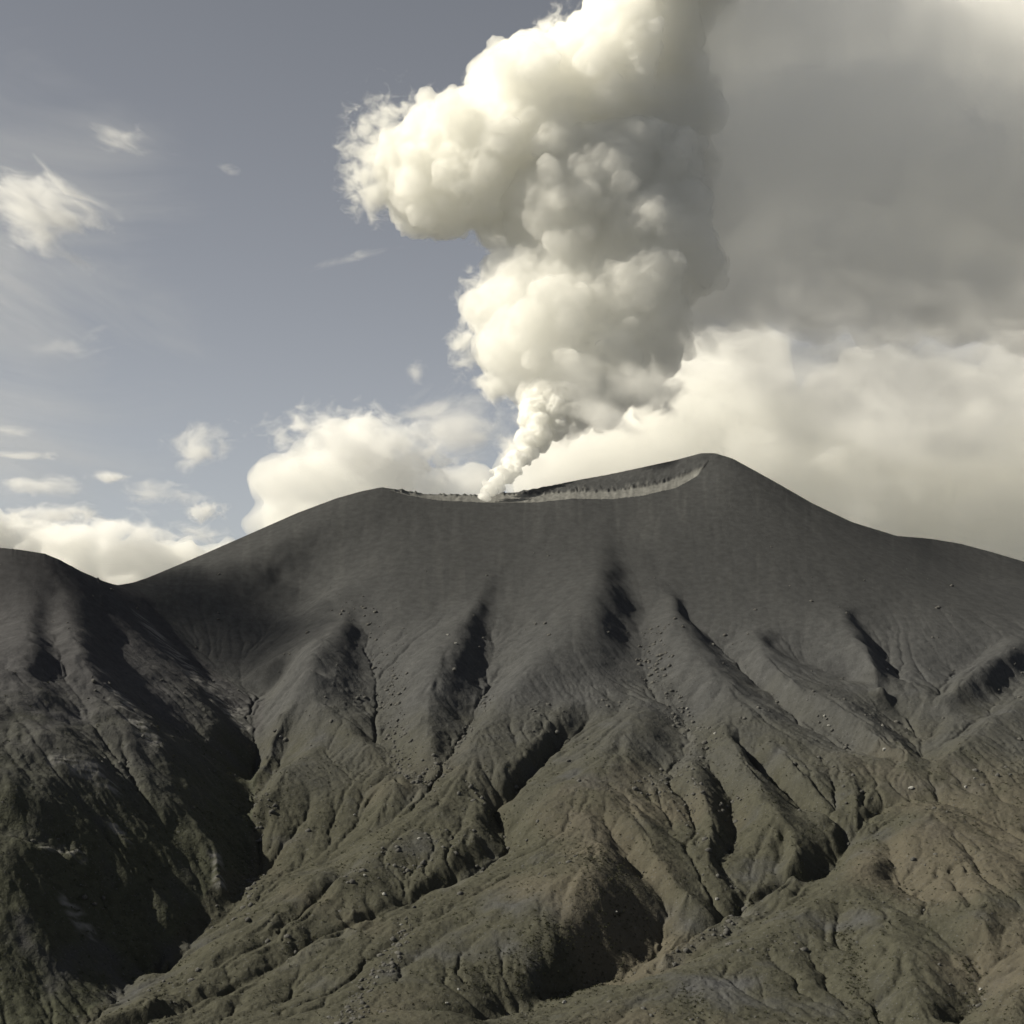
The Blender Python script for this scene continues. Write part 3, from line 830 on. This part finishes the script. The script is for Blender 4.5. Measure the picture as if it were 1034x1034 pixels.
cloud('bright cumulus bank low over the saddle behind the dark hill', [(-120, 545, 9000, 40), (-60, 540, 9000, 42), (-10, 548, 9000, 34), (35, 556, 9000, 30), (75, 562, 8900, 32), (110, 566, 8900, 30), (150, 566, 8900, 28), (190, 566, 9000, 24), (225, 562, 9000, 18), (60, 590, 8900, 40), (140, 592, 8900, 40)],
      22, .009, ((260, 70), (100, 34), (50, 17)), seed=5, skin=.03)
cloud('cream cumulus heap behind the left shoulder of the cone', [(360, 455, 8200, 34), (335, 480, 8200, 38), (295, 485, 8200, 34), (265, 482, 8200, 20), (385, 486, 8200, 36), (420, 490, 8300, 28), (455, 494, 8300, 22), (300, 520, 8200, 40), (370, 520, 8200, 40), (440, 512, 8300, 36), (485, 490, 8300, 24)],
      20, .0065, ((220, 65), (95, 38), (45, 20)), seed=6, skin=.03)
cloud('pale broad cloud bank behind the right slope under the plume', [(560, 470, 7000, 50), (620, 450, 7000, 62), (640, 410, 7000, 56), (690, 420, 7000, 70), (720, 380, 7000, 60), (760, 450, 7000, 80), (850, 470, 7000, 80), (940, 480, 7000, 85), (1040, 480, 7000, 95), (1150, 490, 7000, 110), (740, 385, 7200, 46), (860, 410, 7100, 56), (960, 410, 7100, 56), (1060, 400, 7100, 60), (840, 540, 7000, 90), (1000, 560, 7000, 90), (1130, 600, 7000, 100), (700, 520, 7000, 80)],
      26, .006, ((400, 120), (160, 60), (70, 26)), seed=10, skin=.03)
WISPS = [
    ('small rounded white cumulus above the saddle cloud bank', 206, 516, 9500, 32, 18, 160, .05, .0065, 70, 1.2, .1, .34, .58),
    ('little flat white cumulus drifting beside the cone', 109, 481, 9500, 34, 10, 160, .03, .0060, 60, 1.5, .1, .34, .58),
    ('low broken white cumulus puffs over the dark hill', 50, 520, 9500, 100, 22, 300, -.03, .0050, 85, 1.6, .1, .40, .64),
    ('ragged torn cloud along the top of the saddle bank', 110, 538, 8800, 170, 32, 300, .04, .0055, 85, 1.8, .1, .36, .62),
    ('ragged torn cloud around the cream cumulus heap', 372, 450, 8000, 160, 62, 320, .1, .0060, 90, 1.3, .1, .36, .60),
    ('hazy streaked cloud layer over the pale bank behind the right slope', 910, 415, 6600, 400, 130, 600, .10, .0020, 260, 2.4, .12, .32, .68),
    ('torn white cirrus patch high in the upper left sky', 42, 214, 10000, 120, 72, 500, .42, .0032, 130, 2.2, .5, .36, .68),
    ('feathery white cloud wisp above the small flat cumulus', 200, 452, 9500, 66, 42, 400, -.1, .0036, 120, 1.3, -.4, .40, .70),
    ('faint tiny cloud scrap alone in the blue', 226, 170, 10000, 26, 11, 150, .2, .0024, 70, 1.8, .3, .38, .68),
    ('small grey cloud puff standing beside the rising column', 421, 376, 9000, 19, 22, 250, .4, .0024, 90, 1.2, .4, .36, .66),
    ('thin grey cloud sheet between cumulus heap and steam column', 462, 428, 9200, 95, 60, 500, -.15, .0024, 170, 1.6, -.2, .34, .64),
    ('thin streak of cloud over the dark hill, upper one', 16, 436, 9800, 44, 8, 200, .03, .0035, 60, 3.5, .05, .36, .64),
    ('thin streak of cloud over the dark hill, lower one', 34, 460, 9800, 60, 10, 200, -.03, .0035, 60, 3.5, -.05, .36, .64),
    ('long faint cloud thread beside the plume head', 350, 262, 10000, 80, 7, 150, -.22, .0014, 60, 4, -.2, .34, .66),
    ('slanting faint cloud feather over the saddle', 60, 350, 10000, 110, 22, 300, -.15, .0010, 110, 3.5, -.2, .36, .68),
    ('shredded cloud rags between the flat cumulus and the saddle bank', 165, 500, 9400, 90, 26, 300, .05, .0030, 90, 1.8, .1, .42, .70),
    ('thin milky cloud veil covering the whole left sky', -60, 320, 11000, 360, 400, 600, .2, .00042, 700, 3.0, .4, .28, .75),
    ('faint ragged cloud shreds beside the high cirrus patch', 120, 140, 10500, 70, 30, 300, .3, .0016, 90, 2.4, .3, .40, .70),
    ('low shredded cloud lying over the saddle and the streaks', 40, 490, 9600, 90, 22, 300, .02, .0032, 90, 2.6, .05, .40, .68),
]
for i, (lab, px, py, d, rx, ry, dp, tl, dn, sc, stv, nt_, l0, h0) in enumerate(WISPS):
    o = ellipsoid('cloud', px, py, d, rx, ry, dp, tl)
    o.data.materials.append(wisp_mat('thin_cloud', dn * 2.4, sc, stv, nt_, l0, h0, step=.4, seed=i * 3.1))
    tag2(o, lab, 'cloud')
# unseen cloud added off to the left to shade the cone's western hollow
sp_ = Vector((-455, 2150, 85)) + sun_dir * 950
o = ellipsoid('cloud', 517, 517, 1000, 1, 1, 1); o.location = sp_
for v_ in o.data.vertices:
    v_.co = Vector((v_.co.x / (K * 1000) * 105, v_.co.y * 190, v_.co.z / (K * 1000) * 75))
o.rotation_euler = (0, math.radians(-40), 0)
o.data.materials.append(wisp_mat('thin_cloud', .022, 120, 1.2, .2, .10, .55, step=.8, seed=4.2)); tag2(o, 'soft grey cloud added unseen outside the left edge, shading the hollow beside the dark hill', 'cloud')
cy = scene.cycles
cy.volume_bounces = 20; cy.max_bounces = 22; cy.diffuse_bounces = 3; cy.glossy_bounces = 1; cy.transparent_max_bounces = 48
cy.volume_max_steps = 256
cy.use_adaptive_sampling = True; cy.adaptive_threshold = .025
cy.use_denoising = True
# ------------------------------------------------------------------ stones, boulders, low plants
from mathutils.bvhtree import BVHTree


def rock_mesh(name, size, seed, sub=3):
    v, f = ICO[sub]; r_ = np.random.default_rng(seed)
    v = v.astype(float)
    # chop with random planes for flat broken faces, then roughen
    for _ in range(9):
        d = r_.normal(size=3); d /= np.linalg.norm(d); k_ = r_.uniform(.55, .85)
        over = np.clip(v @ d - k_, 0, None); v = v - over[:, None] * d
    v = v * np.array([1.15, .95, .8]) * r_.uniform(.85, 1.15, 3)
    wv = worley(v * 2.2 + seed, 60 + seed)
    v = v * (1 + .10 * (.5 - wv))[:, None]
    me = bpy.data.meshes.new(name); me.from_pydata((v * size).tolist(), [], f.tolist()); me.update()
    return me


def rock_mat(name, a, b):
    m = bpy.data.materials.new(name); m.use_nodes = True; t = m.node_tree
    p = t.nodes['Principled BSDF']; p.inputs['Roughness'].default_value = .95; p.inputs['Specular IOR Level'].default_value = .15
    v = t.nodes.new('ShaderNodeTexCoord').outputs['Object']
    n = noise(t, v, .9, 5)
    t.links.new(mixc(t, ramp(t, n, .35, .68), a, b), p.inputs['Base Color'])
    bp_ = t.nodes.new('ShaderNodeBump'); bp_.inputs['Distance'].default_value = .3; t.links.new(n, bp_.inputs['Height']); t.links.new(bp_.outputs[0], p.inputs['Normal'])
    return m


PALE_ROCK = rock_mat('pale_rock', (.26, .26, .25), (.16, .16, .155))
GREY_ROCK = rock_mat('grey_rock', (.11, .11, .11), (.07, .07, .07))
DARK_ROCK = rock_mat('dark_rock_face', (.05, .05, .05), (.03, .03, .03))


def ground_at(px, py):
    """first point of the finished terrain sheet along a pixel's ray."""
    u, t = (float(q) for q in ray(px, py))
    c = int(np.clip(np.searchsorted(cols, u), 1, len(cols) - 1))
    c = c if abs(cols[c] - u) < abs(cols[c - 1] - u) else c - 1
    g = t * rows - Z[:, c]
    ok = np.nonzero((g <= 0) & (rows > 850))[0]
    i = ok[0] if len(ok) else np.argmin(g)
    d = rows[i]
    if i > 0 and g[i - 1] > 0:
        d = rows[i - 1] + (rows[i] - rows[i - 1]) * g[i - 1] / (g[i - 1] - g[i] + 1e-9)
    return Vector((u * d, d, t * d))


BOULDERS = [
    (452, 641, 3.6, 'p', 'pale boulder on the crest of the rounded spur, upper of the pair'),
    (460, 650, 3.4, 'p', 'pale boulder on the crest of the rounded spur, lower of the pair'),
    (278, 738, 4.5, 'd', 'dark jagged block sticking out at the lip of the ravine'),
    (283, 744, 2.6, 'p', 'small white stone beside the dark jagged block at the ravine lip'),
    (833, 723, 3.4, 'p', 'white boulder in the high gully below the right shoulder, just above its twin'),
    (837, 733, 3.2, 'p', 'white boulder in the high gully below the right shoulder, just below its twin'),
    (891, 733, 2.8, 'p', 'lone white stone on the smooth grey flank between two dark gullies'),
    (815, 707, 2.6, 'g', 'grey stone on the ash bank above the two white boulders'),
    (896, 676, 3.6, 'p', 'pale rock at the toe of the steep bank with the notched shadow'),
    (893, 757, 3.8, 'p', 'pale rock on the rim of the black alcove'),
    (920, 796, 4.6, 'p', 'biggest white boulder, at the top of the brown hump'),
    (975, 795, 3.0, 'p', 'pale stone on the dark ledge above the brown hump'),
    (984, 786, 2.6, 'p', 'small pale stone just above the ledge over the brown hump'),
    (388, 903, 3.2, 'p', 'white boulder in the rubble of the long diagonal gully'),
    (368, 884, 2.6, 'p', 'pale stone on the mossy bank above the long diagonal gully'),
    (382, 887, 2.2, 'g', 'grey stone next to the pale one on the mossy bank'),
    (423, 847, 3.0, 'p', 'pale boulder among scattered stones on the lower main spur'),
    (381, 987, 2.6, 'p', 'pale stone in the rubble strip down the mossy foreground slope'),
    (405, 934, 2.8, 'p', 'tan stone at the head of the rubble strip below the long gully'),
    (451, 1013, 2.0, 'p', 'white stone at the shaded foot of the mossy slope'),
    (463, 999, 2.0, 'p', 'small white stone in the dark hollow edge under the dome'),
    (358, 823, 2.4, 'p', 'pale stone perched beside the short steep side gully'),
    (622, 921, 2.4, 'p', 'lone pale stone deep inside the big black hollow'),
    (724, 908, 2.8, 'p', 'pale stone at the meeting of the central gullies'),
    (570, 1012, 3.0, 'p', 'pale block on the bank edge below the big black hollow'),
    (990, 999, 2.4, 'p', 'white stone at the mouth of the dark cleft in the brown hump'),
    (694, 716, 3.0, 'p', 'pale rock at the head of the rubble filled central gully'),
    (722, 741, 3.2, 'p', 'pale rock on the outer bend of the rubble filled central gully'),
]
for i, (px, py, sz, mt, lab) in enumerate(BOULDERS):
    o = bpy.data.objects.new('boulder', rock_mesh('boulder', sz * .62, 40 + i)); COL.objects.link(o)
    p = ground_at(px, py); o.location = p + Vector((0, 0, sz * .06)); o.rotation_euler = (random.uniform(-.3, .3), random.uniform(-.3, .3), random.uniform(0, 6))
    o.data.materials.append({'p': PALE_ROCK, 'g': GREY_ROCK, 'd': DARK_ROCK}[mt])
    tag(o, lab, 'boulder', 'boulders on the volcano slopes')

# loose rubble: thousands of stones gathered in the gullies and on the stony flanks
zq = Z; step_r = np.gradient(rows)[:, None]
in_view = (np.abs(U) < .40) & (Y > 1000) & (Y < 2300)
stony = np.clip(bil(bmask, GX[0], GY[0], CELL, X, np.clip(Y, 825, 2750)), 0, 1) ** 1.5 + 1.6 * np.clip(-conv, 0, 1) ** 1.2 + .012
for poly, wd, k_ in (([(660, 640), (665, 690), (690, 735), (715, 745), (700, 765), (680, 785), (655, 797)], 26, 5), ([(395, 690), (395, 740), (405, 775), (430, 790), (440, 775)], 22, 5), ([(440, 775), (470, 745), (500, 700)], 14, 4),
                     ([(370, 880), (400, 870), (430, 850), (450, 850)], 34, 2.6), ([(410, 930), (395, 970), (365, 1000), (350, 1030)], 14, 7), ([(700, 790), (690, 830), (720, 870)], 12, 3), ([(340, 600), (390, 640), (400, 690)], 30, 1.6),
                     ([(752, 914), (742, 930), (715, 945), (672, 974)], 7, 6), ([(255, 800), (270, 830), (262, 870), (240, 930)], 14, 3), ([(820, 700), (835, 730), (860, 755)], 10, 3)):
    stony = stony + k_ * sstep(wd, wd * .3, line_dist(poly))
wgt = (stony * in_view * np.gradient(cols)[None, :] * Y * step_r).ravel(); wgt = wgt / wgt.sum()
pick = rng.choice(len(wgt), 8000, p=wgt)
v1, f1 = ICO[1]
variants = []
for k_ in range(6):
    me = rock_mesh('tmp', 1.0, 300 + k_, 1); variants.append(np.array([q.co[:] for q in me.vertices])); bpy.data.meshes.remove(me)
VV = []; FF = []
Xf, Yf, Zf = X.ravel(), Y.ravel(), Z.ravel()
sizes = .3 + .55 * rng.pareto(1.9, len(pick)); sizes = np.clip(sizes, .3, 3.6)
for n_, (i, s_) in enumerate(zip(pick, sizes)):
    a = rng.uniform(0, 6.28); ca, sa = math.cos(a), math.sin(a)
    v = variants[n_ % 6] * s_
    v = np.stack([v[:, 0] * ca - v[:, 1] * sa, v[:, 0] * sa + v[:, 1] * ca, v[:, 2]], 1) + (Xf[i] + rng.uniform(-.7, .7), Yf[i] + rng.uniform(-.7, .7), Zf[i] - .1 * s_)
    VV.append(v); FF.append(f1 + n_ * len(v1))


def tri_object(name, V, F):
    me = bpy.data.meshes.new(name)
    me.vertices.add(len(V)); me.vertices.foreach_set('co', V.astype(np.float32).ravel())
    me.loops.add(F.size); me.loops.foreach_set('vertex_index', F.astype(np.int32).ravel())
    me.polygons.add(len(F)); me.polygons.foreach_set('loop_start', np.arange(0, F.size, F.shape[1], dtype=np.int32)); me.update(calc_edges=True)
    o = bpy.data.objects.new(name, me); COL.objects.link(o); return o


rub = tri_object('rubble', np.concatenate(VV), np.concatenate(FF)); rub.data.materials.append(rock_mat('rubble_stone', (.095, .094, .09), (.045, .045, .043)))
tag(rub, 'loose grey stones scattered in the gullies and over the ash slopes', kind='stuff')

# low dark green cushions of paramo plants on the lower, damper ground
damp = MOSS * (.25 + np.clip(nz2 + .3, 0, 1)) * (np.abs(U) < .40) * (Y > 950) * (Y < 1750)
for poly, wd, k_ in (([(600, 860), (620, 920), (590, 970), (540, 1000)], 40, 2.5), ([(851, 939), (865, 996), (880, 1030)], 14, 4), ([(480, 990), (530, 960), (560, 940)], 26, 3), ([(690, 1000), (710, 1025)], 16, 3), ([(975, 970), (988, 1000), (975, 1030)], 10, 3)):
    damp = damp + k_ * sstep(wd, wd * .3, line_dist(poly))
wgt = (damp * np.gradient(cols)[None, :] * Y * step_r).ravel(); wgt = wgt / wgt.sum()
pick = rng.choice(len(wgt), 9000, p=wgt)
LV = []
for i in pick:
    s_ = rng.uniform(.5, 1.5)
    nl = 9
    c = rng.normal(size=(nl, 3)) * np.array([.5, .5, .3]) * s_ + (Xf[i], Yf[i], Zf[i] + .35 * s_)
    a = rng.normal(size=(nl, 3)); a /= np.linalg.norm(a, axis=1)[:, None]
    b = np.cross(a, rng.normal(size=(nl, 3))); b /= np.linalg.norm(b, axis=1)[:, None] + 1e-6
    k_ = s_ * .5
    LV.append(np.stack([c - a * k_, c + b * k_ * .5, c + a * k_, c - b * k_ * .5], 1).reshape(-1, 3))
LV = np.concatenate(LV)
veg = tri_object('undergrowth', LV, np.arange(len(LV)).reshape(-1, 4))
vm = bpy.data.materials.new('dark_leaves'); vm.use_nodes = True; t = vm.node_tree; p = t.nodes['Principled BSDF']; p.inputs['Roughness'].default_value = .9; p.inputs['Specular IOR Level'].default_value = .1
t.links.new(mixc(t, ramp(t, noise(t, t.nodes.new('ShaderNodeTexCoord').outputs['Object'], 1 / 12), .35, .65), (.026, .031, .018), (.045, .044, .027)), p.inputs['Base Color'])
veg.data.materials.append(vm)
tag(veg, 'low dark green cushion plants and moss on the damp lower slopes', kind='stuff')

# flat country far round the mountain, out to the horizon
gv = [(0, 0, -447)] + [(90000 * math.cos(a), 90000 * math.sin(a), -447) for a in np.linspace(0, 2 * math.pi, 97)[:-1]]
gme = bpy.data.meshes.new('ground'); gme.from_pydata(gv, [], [(0, 1 + i, 1 + (i + 1) % 96) for i in range(96)]); gme.update()
gr = bpy.data.objects.new('ground', gme); COL.objects.link(gr); gr.data.materials.append(ground_mat('far_ground', (.09, .09, .08), (.10, .10, .085), (.08, .085, .05), (.1, .09, .07), (.2, .2, .19)))
tag(gr, 'wide plain around the volcano', kind='structure')
